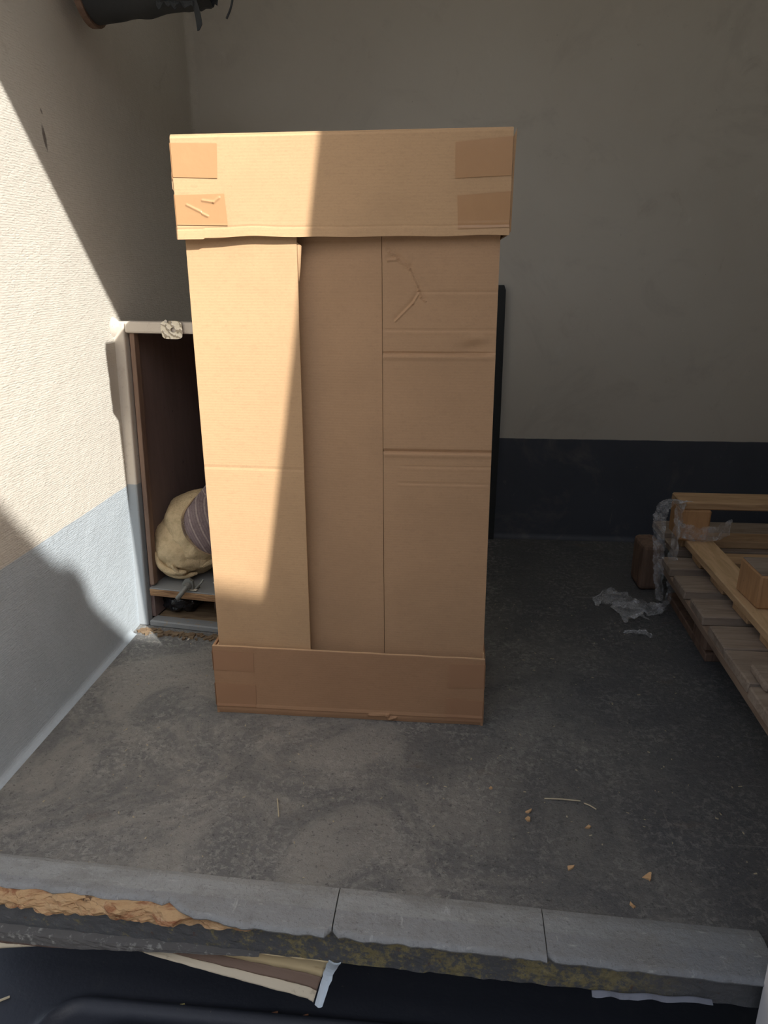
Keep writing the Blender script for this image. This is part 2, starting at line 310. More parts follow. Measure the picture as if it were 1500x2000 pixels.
def surf(nu, nv, fn, thick=None):
    """grid of fn(u, v); thick (a vector) closes it to a slab"""
    V = [Vector(fn(i/nu, j/nv)) for j in range(nv+1) for i in range(nu+1)]
    F = [(j*(nu+1)+i, j*(nu+1)+i+1, (j+1)*(nu+1)+i+1, (j+1)*(nu+1)+i) for j in range(nv) for i in range(nu)]
    if thick is not None:
        n = len(V); t = Vector(thick); V += [v+t for v in V]; F += [tuple(k+n for k in reversed(f)) for f in F]
        rim = [i for i in range(nu+1)] + [j*(nu+1)+nu for j in range(1, nv+1)] + [nv*(nu+1)+i for i in range(nu-1, -1, -1)] + [j*(nu+1) for j in range(nv-1, 0, -1)]
        for a, b in zip(rim, rim[1:]+rim[:1]): F.append((a, a+n, b+n, b))
    return V, F
def prism(poly, axis, a, b):
    """extrude a 2-D polygon along axis from a to b; poly in the other two axes in order"""
    def mk(p, t): return {'x': (t, p[0], p[1]), 'y': (p[0], t, p[1]), 'z': (p[0], p[1], t)}[axis]
    n = len(poly); V = [mk(p, a) for p in poly] + [mk(p, b) for p in poly]
    return V, [tuple(range(n)), tuple(range(2*n-1, n-1, -1))] + [(i, (i+1) % n, (i+1) % n+n, i+n) for i in range(n)]
def tube(path, rad, n=8, flat=1.0):
    path = [Vector(q) for q in path]; V, F = [], []
    prev = None
    for i, q in enumerate(path):
        t = (path[min(i+1, len(path)-1)]-path[max(i-1, 0)]).normalized()
        a = t.cross(Vector((0.13, 0.2, 0.97))) if prev is None else (prev - t*prev.dot(t))
        if a.length < 1e-6: a = t.orthogonal()
        a.normalize(); prev = a; b = t.cross(a); r = rad(i/(len(path)-1)) if callable(rad) else rad
        for k in range(n):
            an = 2*math.pi*k/n; V.append(q + a*math.cos(an)*r + b*math.sin(an)*r*flat)
    for i in range(len(path)-1):
        for k in range(n): F.append((i*n+k, i*n+(k+1) % n, (i+1)*n+(k+1) % n, (i+1)*n+k))
    F.append(tuple(range(n))); F.append(tuple((len(path)-1)*n+k for k in reversed(range(n))))
    return V, F
def nz(x, y, z=0.0, s=1.0): return noise.noise(Vector((x*s, y*s, z*s)))
def spline(pts, n):
    pts = [Vector(q) for q in pts]; P = [pts[0]*2-pts[1]] + pts + [pts[-1]*2-pts[-2]]; out = []
    for i in range(1, len(P)-2):
        for k in range(n):
            t = k/n; a, b, c, d = P[i-1:i+3]
            out.append(0.5*((2*b)+(c-a)*t+(2*a-5*b+4*c-d)*t*t+(3*b-a-3*c+d)*t**3))
    return out+[pts[-1]]

# ------------------------------------------------------------------ the setting: vehicle body
XL, YB, XR, ZC = -0.82, 2.46, 2.30, 1.96
def edge_y(x): return 0.808 - 0.036*(x+0.15)                    # front edge of the load floor
# floor
V, F = surf(60, 4, lambda u, v: (XL-0.03+u*(XR-XL+0.06), (lambda x: edge_y(x)+0.040 + v*(YB+0.03-edge_y(x)-0.040))(XL-0.03+u*(XR-XL+0.06)), 0), (0, 0, -0.03))
struct(mesh('floor', V, F, MAT['floor']), 'worn dark grey load floor with pale scuffs and dirt')
# left wall, back wall, right wall, ceiling
struct(mesh('wall_left', *box(XL-0.04, XL, edge_y(XL)-0.02, YB+0.04, -0.03, ZC), MAT['wall_left']), 'cream textured side wall with a grey band at the bottom')
struct(mesh('wall_back', *box(XL-0.04, XR+0.04, YB, YB+0.04, -0.03, ZC), MAT['wall_back']), 'scuffed cream back wall with a dark band at the bottom')
struct(mesh('wall_right', *box(XR, XR+0.04, 0.78, YB, -0.03, ZC), MAT['wall_back']))
struct(mesh('wall_front', *box(0.4425, XR+0.04, 0.775, 0.815, -0.75, ZC), MAT['wall_left']))
def roof_y(x): return 0.672 - 0.166*(x+0.15)                    # front edge of the roof, a little askew
struct(mesh('ceiling', [(XL-0.05, roof_y(XL-0.05), ZC), (1.0, roof_y(1.0), ZC), (XR+0.05, roof_y(1.0), ZC), (XR+0.05, YB+0.05, ZC), (XL-0.05, YB+0.05, ZC)], [(0, 1, 2, 3, 4)], MAT['ceiling']))
struct(mesh('trim_14', *prism([(XL-0.05, roof_y(XL-0.05)), (1.0, roof_y(1.0)), (1.0, roof_y(1.0)+0.05), (XL-0.05, roof_y(XL-0.05)+0.05)], 'z', ZC-0.0, ZC+0.06), MAT['door']))
# rounded fillets in the wall corners and along the floor
def cove(path, n1, n2, r):
    V, F = [], []
    for q in path:
        q = Vector(q)
        for k in range(7):
            a = math.pi/2*k/6; V.append(q + Vector(n1)*r*(1-math.sin(a)) + Vector(n2)*r*(1-math.cos(a)))
    for i in range(len(path)-1):
        for k in range(6): F.append((i*7+k, i*7+k+1, (i+1)*7+k+1, (i+1)*7+k))
    return V, F
struct(mesh('trim_1', *cove([(XL, YB, 0.0), (XL, YB, 0.9), (XL, YB, ZC)], (1, 0, 0), (0, -1, 0), 0.022), MAT['wall_left'], smooth=True))
struct(mesh('baseboard_left', *cove([(XL, 0.86+0.1*i, 0.0) for i in range(9)], (1, 0, 0), (0, 0, 1), 0.014), MAT['wall_left'], smooth=True))
struct(mesh('baseboard_back', *cove([(XL+0.2*i, YB, 0.0) for i in range(16)], (0, -1, 0), (0, 0, 1), 0.016), MAT['wall_back'], smooth=True))

# worn grey strips that cap the front edge of the floor, split at the seams
def strip(x0, x1, dz, ragged):
    def fn(u, v):
        x = x0+u*(x1-x0); e = edge_y(x)
        if v > 0.30:
            t = (v-0.30)/0.70; y = e + ragged(x) + 0.004*nz(x, 3, 0, 40); y = y + t*(e+0.078-y)
            z = 0.0065 + dz - 0.004*max(0, t-0.8)*5
        else:
            t = 1-v/0.30; y = e + ragged(x) + 0.004*nz(x, 3, 0, 40) - 0.006*math.sin(t*1.4); y -= 0.003*t; z = 0.0065+dz - 0.0055*t*t - 0.002*t*nz(x, 1, 0, 70)
        return (x, y, z)
    return surf(max(8, int((x1-x0)*110)), 16, fn, (0, 0.002, -0.004))
def chip(x):                                                     # the sheet is broken away on the left
    if x < -0.415: return 0.026 + 0.004*nz(x, 0, 0, 25)
    if x < -0.385: return 0.026*(-0.385-x)/0.03 + 0.012
    if x < -0.29: return 0.012*(-0.29-x)/0.095 + 0.003*nz(x, 5, 0, 60)
    return 0.0018*nz(x, 9, 0, 80)
def seam(x0, w, d): return lambda x: d*max(0, 1-abs(x-x0)/w)
struct(mesh('trim_2', *strip(XL-0.02, -0.1595, 0, lambda x: chip(x)+seam(-0.159, 0.006, 0.014)(x)), MAT['strip'], smooth=False), 'worn grey edging strip of the load floor, broken on the left')
struct(mesh('trim_3', *strip(-0.1575, 0.1395, 0.001, lambda x: chip(x)+seam(-0.158, 0.005, 0.012)(x)), MAT['strip']), 'middle worn grey edging strip of the load floor')
struct(mesh('trim_4', *strip(0.1410, 0.4415, 0, lambda x: chip(x)+seam(0.141, 0.006, 0.010)(x)), MAT['strip']), 'right worn grey edging strip of the load floor')
# splintered timber behind the broken edge
def splinter(u, v):
    x = XL-0.02+u*(-0.27-XL+0.02); z = 0.000-v*(0.038-0.012*u)
    y = edge_y(x) + 0.014 + 0.014*nz(x, z*3, 0, 26) + 0.007*nz(x, z*4, 2, 80) - 0.012*math.sin(v*math.pi)
    if x > -0.40: z = z*(1.0-0.62*(x+0.40)/0.13) - 0.006*(x+0.40)/0.13
    return (x, y, z+0.003*nz(x, v, 7, 50))
struct(mesh('trim_5', *surf(110, 16, splinter, (0, 0.03, 0)), MAT['splinter']), 'splintered bare timber showing under the broken floor edge')
# black, mossy steel rail under the floor
def rail(u, v):
    x = XL-0.02+u*(0.4415-XL+0.02); top = -0.034+0.014*min(1, (x+0.84)/0.4) if x < -0.33 else (-0.020+0.014*min(1, (x+0.33)/0.08)); bot = -0.070+0.004*min(1, (x+0.84)/0.4)+0.006*max(0, min(1, (x+0.1)/0.5))
    z = top+(bot-top)*v
    return (x, edge_y(x)+0.010+0.0025*nz(x, z, 0, 45)+0.0012*nz(x, z, 3, 120), z+0.0025*nz(x, v, 1, 35)*(v > 0.5))
struct(mesh('trim_6', *surf(150, 10, rail, (0, 0.06, 0)), MAT['rail']), 'black steel rail under the floor edge, spotted with yellow moss')
# lower plywood lip with weathered edge
def lip(u, v):
    x = XL-0.02+u*(-0.27-XL+0.02)
    return (x, edge_y(x)-0.004+0.012*max(0, u-0.5)+0.002*nz(x, v, 0, 60), -0.066-0.024*v*(1-0.25*u)*(1 if u < 0.42 else 1-0.97*(u-0.42)/0.58)+0.003*u+0.0015*nz(x, 1, 0, 50))
struct(mesh('trim_7', *surf(60, 5, lip, (0, 0.06, 0.004)), MAT['lower_ply']), 'weathered plywood lip under the black rail')
# underbody: dark plate behind and the black moulded step
struct(mesh('trim_8', *box(XL-0.02, 0.462, 1.02, 1.05, -0.26, -0.03), MAT['black_plastic']))
def stepf(u, v):
    x = -1.05+u*1.75; y = 0.30+v*0.74; z = -0.27
    def rr(cx, cy, hx, hy, r):
        dx, dy = max(0, abs(x-cx)-hx+r), max(0, abs(y-cy)-hy+r); return math.hypot(dx, dy)-r
    d = rr(-0.16, 0.67, 0.485, 0.205, 0.06); z += 0.014*math.exp(-(d/0.010)**2)
    d = rr(-0.14, 0.64, 0.42, 0.200, 0.05); z += 0.020/(1+math.exp(d/0.006))
    z += 0.012*max(0, (y-0.95)/0.09)
    return (x, y, z)
struct(mesh('trim_9', *surf(200, 110, stepf, (0, 0, -0.02)), MAT['black_plastic'], smooth=True), 'black moulded plastic step below the load floor')
# cream bodywork corner peeping out at the lower left
def corner(u, v):
    x = -0.86+u*0.36; z = -0.086-(0.060*(1-u)**1.6)*v - 0.004*u; y = edge_y(x)+0.004*u-(0.004+0.012*math.sin(v*1.57)-0.03*max(0, v-0.75))*(1-u)
    return (x, y, z+0.012*u)
struct(mesh('trim_10', *surf(24, 10, corner, (0, 0.006, 0.003)), MAT['mould_edge'], smooth=True), 'cream bodywork corner below the plywood lip')

# stained cove moulding hanging loose under the rail
mo = thing('broken_moulding', 'stained cream strip of moulding hanging loose below the black rail', 'moulding', (-0.35, 0.82, -0.10))
def mline(x):                                                    # top and bottom edges along the length
    t = (x+0.50)/0.335
    return (-0.066+0.001*t, -0.078-0.050*max(0, t)**0.85)
def mseg(v0, v1, x0=-0.50, x1=-0.165):
    def fn(u, v):
        vv = v0+(v1-v0)*v; x = x0+u*(x1-x0); zt, zb = mline(x); x2 = x-0.024*vv*max(0, u-0.9)*10
        return (x2, edge_y(x)+0.009+0.016*math.sin(vv*math.pi)-0.016*vv*u+0.001*nz(x, vv, 0, 50), zt+(zb-zt)*vv+0.0012*nz(x, vv, 4, 60))
    return surf(46, 6, fn, (0, 0.004, -0.001))
mesh('cove_face', *mseg(0.0, 0.60), MAT['mould'], mo, True)
mesh('stripe', *mseg(0.605, 0.83), MAT['mould_stripe'], mo, True, 'brown stripe along the moulding')
mesh('lower_edge', *mseg(0.835, 1.0), MAT['mould_edge'], mo, True, 'cream rounded lower edge')
def endfn(u, v):
    vv = v; zt, zb = mline(-0.165); x = -0.166-0.020*vv+0.018*u*(1-0.35*vv)+0.002*nz(vv, u, 0, 9); y = edge_y(-0.165)+0.006+0.016*math.sin(vv*math.pi)-0.016*vv
    return (x, y-0.002*u, zt+0.004+(zb-zt-0.004)*vv-0.004*math.sin(u*3.14))
mesh('cut_end', *surf(5, 10, endfn, (0, 0.003, 0)), MAT['mould_end'], mo, False, 'pale bluish broken end of the moulding')
# torn white strip under the rail on the right
def torn(u, v):
    x = 0.205+u*0.158; return (x, edge_y(x)+0.004-0.006*v, -0.0575+0.010*u-(0.0035+0.005*nz(u, 0, 0, 9))*v*(1-u*0.5)+0.0015*math.sin(u*17))
tag(mesh('torn_strip', *surf(26, 3, torn, (0, 0.0015, 0)), MAT['torn']), 'narrow torn white strip hanging under the dark right end of the rail', 'strip')

# open door on the right jamb: white painted leaf folded out towards the yard
do = mesh('door_1', *prism([(0.781, -0.125), (0.781, 1.955), (0.623, 1.955), (0.597, 1.836), (0.457, 1.194), (0.32, 0.55), (0.24, 0.0), (0.22, -0.125)], 'x', 0.418, 0.442), MAT['door'])
struct(do, 'white painted door leaf standing open at the right of the load floor')
mesh('rusty_foot', *prism([(0.783, -0.112), (0.784, -0.140), (0.76, -0.146), (0.66, -0.136), (0.56, -0.142), (0.48, -0.126), (0.6, -0.124)], 'x', 0.4155, 0.4445), MAT['rust'], do, False, 'rusty lower edge of the door')

# the yard outside: sunlit ground, and added unseen blockers for low sun and sky
struct(mesh('ground', *box(-14, 16, -16, 12, -0.80, -0.75), MAT['ground']))
YY = -1.25
prof = [(0.70, 1.20), (0.70, 3.07), (1.38, 2.96), (1.512, 2.930), (1.560, 2.965), (1.600, 2.955), (1.622, 2.905), (1.755, 2.895), (5.2, 2.33), (5.2, 1.20)]
struct(mesh('trim_11', *prism(prof, 'y', YY-0.20, YY), MAT['yard']))  # added out of view, top edge shaped to cut off the sun
struct(mesh('sky_blocker', *box(-12, 12, -4.9, -4.6, -0.75, 2.9), MAT['yard']))  # added out of view to block low sky and far ground light
for k, xx in enumerate((0.74, 5.05)): struct(mesh('trim_%d' % (12+k), *box(xx, xx+0.11, YY-0.18, YY-0.06, -0.75, 1.20), MAT['yard']))  # posts added under the sun blocker

# ------------------------------------------------------------------ cupboard in the rear left corner
A = math.radians(-8)
cu = thing('cupboard', 'built-in cupboard with white frame and dark open inside beside the left wall', 'cupboard', (XL, 1.70, 0.0))
RA = Matrix.Rotation(A, 3, 'Z'); OA = Vector((XL, 1.70, 0))
def cub(vf): return [OA + RA @ (Vector(v)-OA) + Vector((0, 0.009+0.065*v[2], 0)) for v in vf[0]], vf[1]   # leans back a little
CXR = -0.36
mesh('stile', *cub(box(XL-0.01, -0.7935, 1.700, 1.725, 0.0, 0.773, 0.004, seg=2)), MAT['frame'], cu)
mesh('stile', *cub(box(CXR-0.03, CXR, 1.700, 1.725, 0.0, 0.773, 0.004)), MAT['frame'], cu)
mesh('top_rail', *cub(box(-0.791, CXR-0.03, 1.699, 1.724, 0.747, 0.774, 0.005, seg=2)), MAT['frame'], cu)
mesh('sill', *cub(box(-0.790, CXR-0.03, 1.700, 1.735, 0.0, 0.016, 0.003)), MAT['sill'], cu, False, 'grey sill with chipped paint')
mesh('side_panel', *cub(prism([(1.7255, 0.016), (2.30, 0.016), (2.30, 0.6895), (1.7255, 0.7470)], 'x', -0.797, -0.785)), MAT['ply_dark'], cu, False, 'dark brown plywood lining')
mesh('lining_edge', *cub(box(-0.7845, -0.772, 1.708, 1.728, 0.112, 0.747, 0.001)), MAT['ply_edge_z'], cu, False, 'raw plywood edge inside the stile')
mesh('side_panel', *cub(box(CXR-0.03, CXR, 1.726, 2.30, 0.0, 0.690)), MAT['ply_dark'], cu)
mesh('back_panel', *cub(box(-0.785, CXR-0.03, 2.285, 2.30, 0.0, 0.690)), MAT['ply_dark'], cu)
mesh('top_panel', *cub(([(x, y, z) for y, z in ((1.7245, 0.7475), (2.30, 0.690)) for x in (-0.797, CXR) for zz in (0, 0.012) for z in [z+zz]], [(0, 1, 3, 2), (4, 6, 7, 5), (0, 4, 5, 1), (2, 3, 7, 6), (0, 2, 6, 4), (1, 5, 7, 3)])), MAT['ply_dark'], cu)
mesh('shelf', *cub(box(-0.7835, CXR-0.031, 1.702, 2.284, 0.1032, 0.1062, 0.001)), MAT['shelf'], cu, False, 'grey painted shelf top')
for k in range(4):                                              # plywood plies of the worn shelf edge
    mesh('ply', *cub(box(-0.7835, CXR-0.031, 1.7015+0.0015*(k % 2)+0.001*random.random(), 2.284, 0.1030-0.0046*(k+1), 0.1030-0.0046*k, 0.0008)), MAT['ply_edge'], cu)
mesh('floor_panel', *cub(box(-0.785, CXR-0.03, 1.736, 2.284, 0.002, 0.012)), MAT['dust'], cu)
# fillet of filler between the wall and the frame top
def filler(u, v):
    r = 0.030*(1-0.75*u); a = v*math.pi/2
    x = XL + 0.0005 + u*0.06 + r*(1-math.sin(a))*(1-u); y = 1.701 - 0.004*0 - r*(1-math.cos(a))*(1-u) - 0.010*u*0 ; z = 0.735+0.045*u*0 + 0.046*v*0
    return (x, y, z)
def fill2(u, v):
    a = u*math.pi/2; z = 0.738+v*0.046; k = math.sin(v*math.pi)**0.8; r = 0.020*k+0.002
    return (XL+0.0003+r*(1-math.sin(a)), 1.757-r*(1-math.cos(a)), z)
mesh('filler_fillet', *surf(8, 10, fill2), MAT['frame'], cu, True)
# steel latch plate on the top rail, with its hole, and a screw
def plate():
    bm = bmesh.new(); n = 28; outer, inner = [], []
    hx, hz = -0.6635, 0.7565
    for k in range(n):
        a = 2*math.pi*k/n; c, s_ = math.cos(a), math.sin(a); w_, h_ = 0.0265, 0.0205
        q = (abs(c)**5+abs(s_)**5)**(-1/5); outer.append((hx+w_*c*q-(0.002 if s_ > 0 and c < 0 else 0), hz+h_*s_*q*1.0)); inner.append((hx+0.0068*c+0.003, hz+0.0056*s_))
    V = []; 
    for y in (1.6965, 1.6935): V += [(a, y, b) for a, b in outer]+[(a, y, b) for a, b in inner]
    F = []
    for k in range(n):
        j = (k+1) % n
        F += [(k, j, n+j, n+k), (2*n+j, 2*n+k, 3*n+k, 3*n+j), (k, 2*n+k, 2*n+j, j), (n+j, 3*n+j, 3*n+k, n+k)]
    bm.free(); return V, F
lp = mesh('latch_plate', *cub(plate()), MAT['steel'], cu, False, 'scraped bare steel latch plate with a round hole')
mesh('screw', *cub(tube([(-0.676, 1.6955, 0.776), (-0.676, 1.690, 0.776)], 0.004, 10)), MAT['screw'], lp)

# rubble along the foot of the cupboard
tot = []
for k in range(130):
    x = -0.805+random.random()*0.23; y = 1.693 - 0.13*(x-XL) - abs(random.gauss(0, 0.013)) - 0.004; s_ = 0.0015+0.003*random.random()
    tot.append(box(x-s_*1.4, x+s_*1.4, y-s_, y+s_, 0, s_*1.2, 0, s_*0.4, random.random()*3))
o = mesh('sweepings', *join(*tot), MAT['dust']); o['kind'] = 'stuff'; o['label'] = 'brown crumbs of dirt along the foot of the cupboard'; o['category'] = 'dirt'

# tan blanket stuffed into the cupboard, striped cloth over it
bl = thing('blanket_bundle', 'tan woven blanket stuffed in a bundle on the cupboard shelf', 'blanket', (-0.66, 1.86, 0.1065))
def lump(c, r, s1, amp, n=40, mth=24):
    def fn(u, v):
        th, ph = u*2*math.pi, (v-0.5)*math.pi*0.999
        d = Vector((math.cos(ph)*math.cos(th), math.cos(ph)*math.sin(th), math.sin(ph)))
        k = 1+amp*nz(d.x+c[0]*7, d.y, d.z, s1)+0.5*amp*nz(d.x, d.y+c[1]*5, d.z, 2.3*s1)
        return Vector(c)+Vector((d.x*r[0], d.y*r[1], d.z*r[2]))*k
    return surf(n, mth, fn)
ELL = {'main': ((-0.668, 1.832, 0.232), (0.108, 0.100, 0.104)), 'under': ((-0.712, 1.826, 0.190), (0.096, 0.100, 0.088))}
def onfront(which, x, z, d=0.0):                                 # a point on the front of a blanket lobe
    (cx, cy, cz), (rx, ry, rz) = ELL[which]; k = 1-((x-cx)/rx)**2-((z-cz)/rz)**2
    return Vector((x, cy-ry*math.sqrt(max(0.02, k))+d, z))
def lobe(which, seed):
    c, r = ELL[which]
    def fn(u, v):
        th, ph = u*2*math.pi, (v-0.5)*math.pi*0.999
        d = Vector((math.cos(ph)*math.cos(th), math.cos(ph)*math.sin(th), math.sin(ph)))
        k = 1+0.10*nz(d.x+seed, d.y, d.z, 1.8)+0.05*abs(nz(d.x+seed, d.y, d.z*0.5, 6))
        k += 0.035*math.sin(7*math.atan2(d.z+0.5, d.x+0.7)+3*nz(d.x, d.z, seed, 3))*max(0, -d.y)*max(0, 0.5-d.z)
        q = Vector(c)+Vector((d.x*r[0], d.y*r[1], d.z*r[2]))*k
        q.z = max(q.z, 0.1095); q.x = max(q.x, -0.783); return q
    return surf(84, 48, fn)
mesh('blanket', *lobe('main', 3.1), MAT['blanket'], bl, True)
mesh('under_layer', *lobe('under', 8.7), MAT['blanket'], bl, True)
for which, pts, r, dy in [('under', [(-0.772, 0.195), (-0.758, 0.158), (-0.728, 0.142), (-0.690, 0.142)], 0.014, -0.004),
                      ('under', [(-0.768, 0.158), (-0.744, 0.134), (-0.708, 0.124), (-0.670, 0.130)], 0.012, -0.004),
                      ('main', [(-0.746, 0.208), (-0.735, 0.176), (-0.700, 0.160), (-0.655, 0.157), (-0.610, 0.168)], 0.014, -0.004),
                      ('under', [(-0.724, 0.165), (-0.712, 0.142), (-0.700, 0.128)], 0.008, -0.004)]:
    pp = [onfront(which, x, z, dy) for x, z in pts]
    mesh('fold', *tube(spline(pp, 8), lambda t, r=r: r*(0.35+0.65*math.sin(math.pi*min(1, max(0, t)))**0.7), 10, 0.75), MAT['blanket'], bl, True)
mL = spline([(-0.672, 0, 0.326), (-0.689, 0, 0.297), (-0.682, 0, 0.262), (-0.668, 0, 0.238), (-0.640, 0, 0.208), (-0.612, 0, 0.190)], 6)
mR = spline([(-0.612, 0, 0.395), (-0.585, 0, 0.36), (-0.575, 0, 0.30), (-0.570, 0, 0.26), (-0.572, 0, 0.22), (-0.575, 0, 0.185)], 6)
def mau(u, v):                                                   # striped cloth lies over the upper right of the bundle
    k = v*(len(mL)-1); i = min(int(k), len(mL)-2); a = mL[i].lerp(mL[i+1], k-i); b = mR[i].lerp(mR[i+1], k-i)
    q = a.lerp(b, u); f = onfront('main', q.x, q.z, -0.016+0.003*nz(q.x, q.z, 0, 25)); return f
mc = mesh('striped_cloth', *surf(26, 34, mau, (0.0, 0.004, 0)), MAT['mauve'], bl, True, 'mauve cloth with fine pale stripes laid over the blanket')
pth = []
for k in range(111):
    v = k/110; pth.append(mau(0.0 if k % 2 else 0.07, v) + Vector((0, -0.002, 0)))
mesh('stitching', *tube(pth, 0.0015, 5), MAT['stitch'], mc)
# dark clothes deeper in the cupboard
tag(mesh('dark_jacket', *lump((-0.60, 2.06, 0.285), (0.115, 0.075, 0.165), 2.4, 0.22), MAT['dark_cloth'], None, True), 'dark crumpled jacket behind the tan blanket in the cupboard', 'jacket')
tag(mesh('white_rag', *lump((-0.588, 1.720, 0.124), (0.020, 0.018, 0.017), 3.0, 0.45), MAT['white_cloth'], None, True), 'small crumpled off-white rag on the shelf beside the carton', 'rag')
# steel toggle clamp hanging over the shelf edge
cl = thing('toggle_clamp', 'grey steel toggle clamp with a round bar over the shelf edge', 'clamp', (-0.668, 1.69, 0.1065))
def cyl(a, b, r, n=14): return tube([a, b], r, n)
mesh('bracket', *cub(join(prism([(-0.689, 0.1068), (-0.692, 0.124), (-0.684, 0.136), (-0.672, 0.139), (-0.662, 0.132), (-0.660, 0.1068)], 'y', 1.707, 1.715), box(-0.692, -0.656, 1.704, 1.735, 0.1064, 0.1095, 0.001))), MAT['grey_steel'], cl)
mesh('bar', *cub(tube([(-0.672, 1.712, 0.124), (-0.675, 1.698, 0.120), (-0.684, 1.684, 0.106), (-0.693, 1.680, 0.094)], 0.0062, 12)), MAT['grey_steel'], cl, True)
mesh('collar', *cub(cyl((-0.6735, 1.706, 0.1225), (-0.676, 1.697, 0.119), 0.0095)), MAT['grey_steel'], cl)
mesh('tail', *cub(tube([(-0.660, 1.715, 0.110), (-0.648, 1.722, 0.122), (-0.642, 1.728, 0.131)], 0.0028, 8)), MAT['grey_steel'], cl)
tag(mesh('paper_scrap', *cub(box(-0.676, -0.652, 1.7035, 1.712, 0.1097, 0.1107, 0.0003, 0.001)), MAT['white_cloth']), 'scrap of pale card under the toggle clamp on the shelf edge', 'scrap')
# under the shelf
tag(mesh('black_bag', *lump((-0.725, 1.79, 0.046), (0.050, 0.045, 0.036), 2.6, 0.26), MAT['black_bag'], None, True), 'shiny black plastic bag pushed under the cupboard shelf', 'bag')
tag(mesh('timber_offcut', *cub(box(-0.655, -0.44, 1.80, 1.83, 0.030, 0.078, 0.003)), MAT['ply_edge_z']), 'brown timber offcut lying under the cupboard shelf', 'timber')
bpy.data.objects['timber_offcut'].location.z -= 0.018

# ------------------------------------------------------------------ the tall cardboard carton
bx = thing('cardboard_carton', 'tall brown cardboard carton with taped lid and base tray standing on the floor', 'carton', (-0.21, 1.49, 0.0))
YF, YK = 1.33, 1.60
def seg_dist(x, z, a, b):
    ax, az = a; bx_, bz = b; dx, dz = bx_-ax, bz-az; t = max(0, min(1, ((x-ax)*dx+(z-az)*dz)/(dx*dx+dz*dz)))
    return math.hypot(x-ax-t*dx, z-az-t*dz)
# body panels (corrugated sheets, 5 mm)
def left_panel(u, v):
    x = -0.478+u*(0.197-0.005*(1-v)); z = 0.012+v*0.945
    bow = 0.006*u*u*math.sin(v*math.pi)+0.003*u
    g = -0.0007*math.exp(-((z-0.534)/0.0022)**2)
    return (x, YF+0.013-bow-g+0.0012*nz(x, z, 0, 7), z)
mesh('side_flap', *surf(26, 190, left_panel, (0, 0.0045, 0)), MAT['card'], bx)
def mid_panel(u, v):
    x = -0.300+u*0.1642; z = 0.012+v*0.945
    return (x, YF+0.0330+0.0015*nz(x, z, 0, 5)*(1-u)-0.0165*(1-(1-u)**1.6), z)
mesh('middle_panel', *surf(20, 110, mid_panel, (0, 0.0045, 0)), MAT['card_mid_shaded'], bx)
cre = [(0.853, 0.0009, 0.0022, -0.070, 0.065), (0.789, 0.0008, 0.002, -0.125, 0.06), (0.748, 0.0036, 0.0026, -0.132, 0.045), (0.571, 0.0040, 0.0030, -0.132, 0.065), (0.542, 0.0007, 0.002, -0.095, 0.065), (0.510, 0.0008, 0.002, -0.10, 0.05), (0.30, 0.0, 0.002, 0, 0)]
wr = [((-0.123, 0.919), (-0.088, 0.891)), ((-0.088, 0.891), (-0.072, 0.856)), ((-0.072, 0.856), (-0.068, 0.845)), ((-0.072, 0.850), (-0.082, 0.834)), ((-0.082, 0.834), (-0.112, 0.805)), ((-0.068, 0.845), (-0.060, 0.838)), ((-0.125, 0.905), (-0.108, 0.907))]
def right_panel(u, v):
    x = -0.1348+u*0.1988-0.004*(1-v)*u*0.2; z = 0.012+v*0.945; y = YF+0.0155
    for zc, d, w_, xa, xb in cre:
        k = min(1, max(0, (x-xa)/0.012+1))*min(1, max(0, (xb-x)/0.02+1)) if xb > xa else 0
        q = (z-zc)/w_
        y += k*d*(math.exp(-q*q) - 0.45*math.exp(-((z-zc+2.2*w_)/(1.6*w_))**2))
    for a, b in wr:
        dd = seg_dist(x, z, a, b); y += -0.0021*math.exp(-(dd/0.0019)**2) + 0.0012*math.exp(-(seg_dist(x, z-0.004, a, b)/0.004)**2)
    y += 0.004*math.exp(-((x-0.02)/0.022)**2-((z-0.757)/0.012)**2) - 0.003*math.exp(-((x-0.03)/0.018)**2-((z-0.775)/0.008)**2)
    y += 0.0018*nz(x, z, 0, 9)
    if z < 0.748 and z > 0.571: y -= 0.0012
    return (x, y, z)
mesh('right_panel', *surf(150, 420, right_panel, (0, 0.0045, 0)), MAT['card_mid_shaded'], bx)
mesh('body', *join(box(-0.478, -0.4735, YF+0.0175, YK-0.012, 0.012, 0.955), box(0.0595, 0.064, YF+0.0215, YK-0.012, 0.012, 0.955), box(-0.478, 0.064, YK-0.0165, YK-0.012, 0.012, 0.955)), MAT['card'], bx)
# a sliver of the middle panel's raised flap edge by the lid
mesh('corner_tab', *prism([(-0.2805, 0.935), (-0.2735, 0.930), (-0.2765, 0.895), (-0.2800, 0.872)], 'y', YF+0.011, YF+0.0145), MAT['card'], bx)
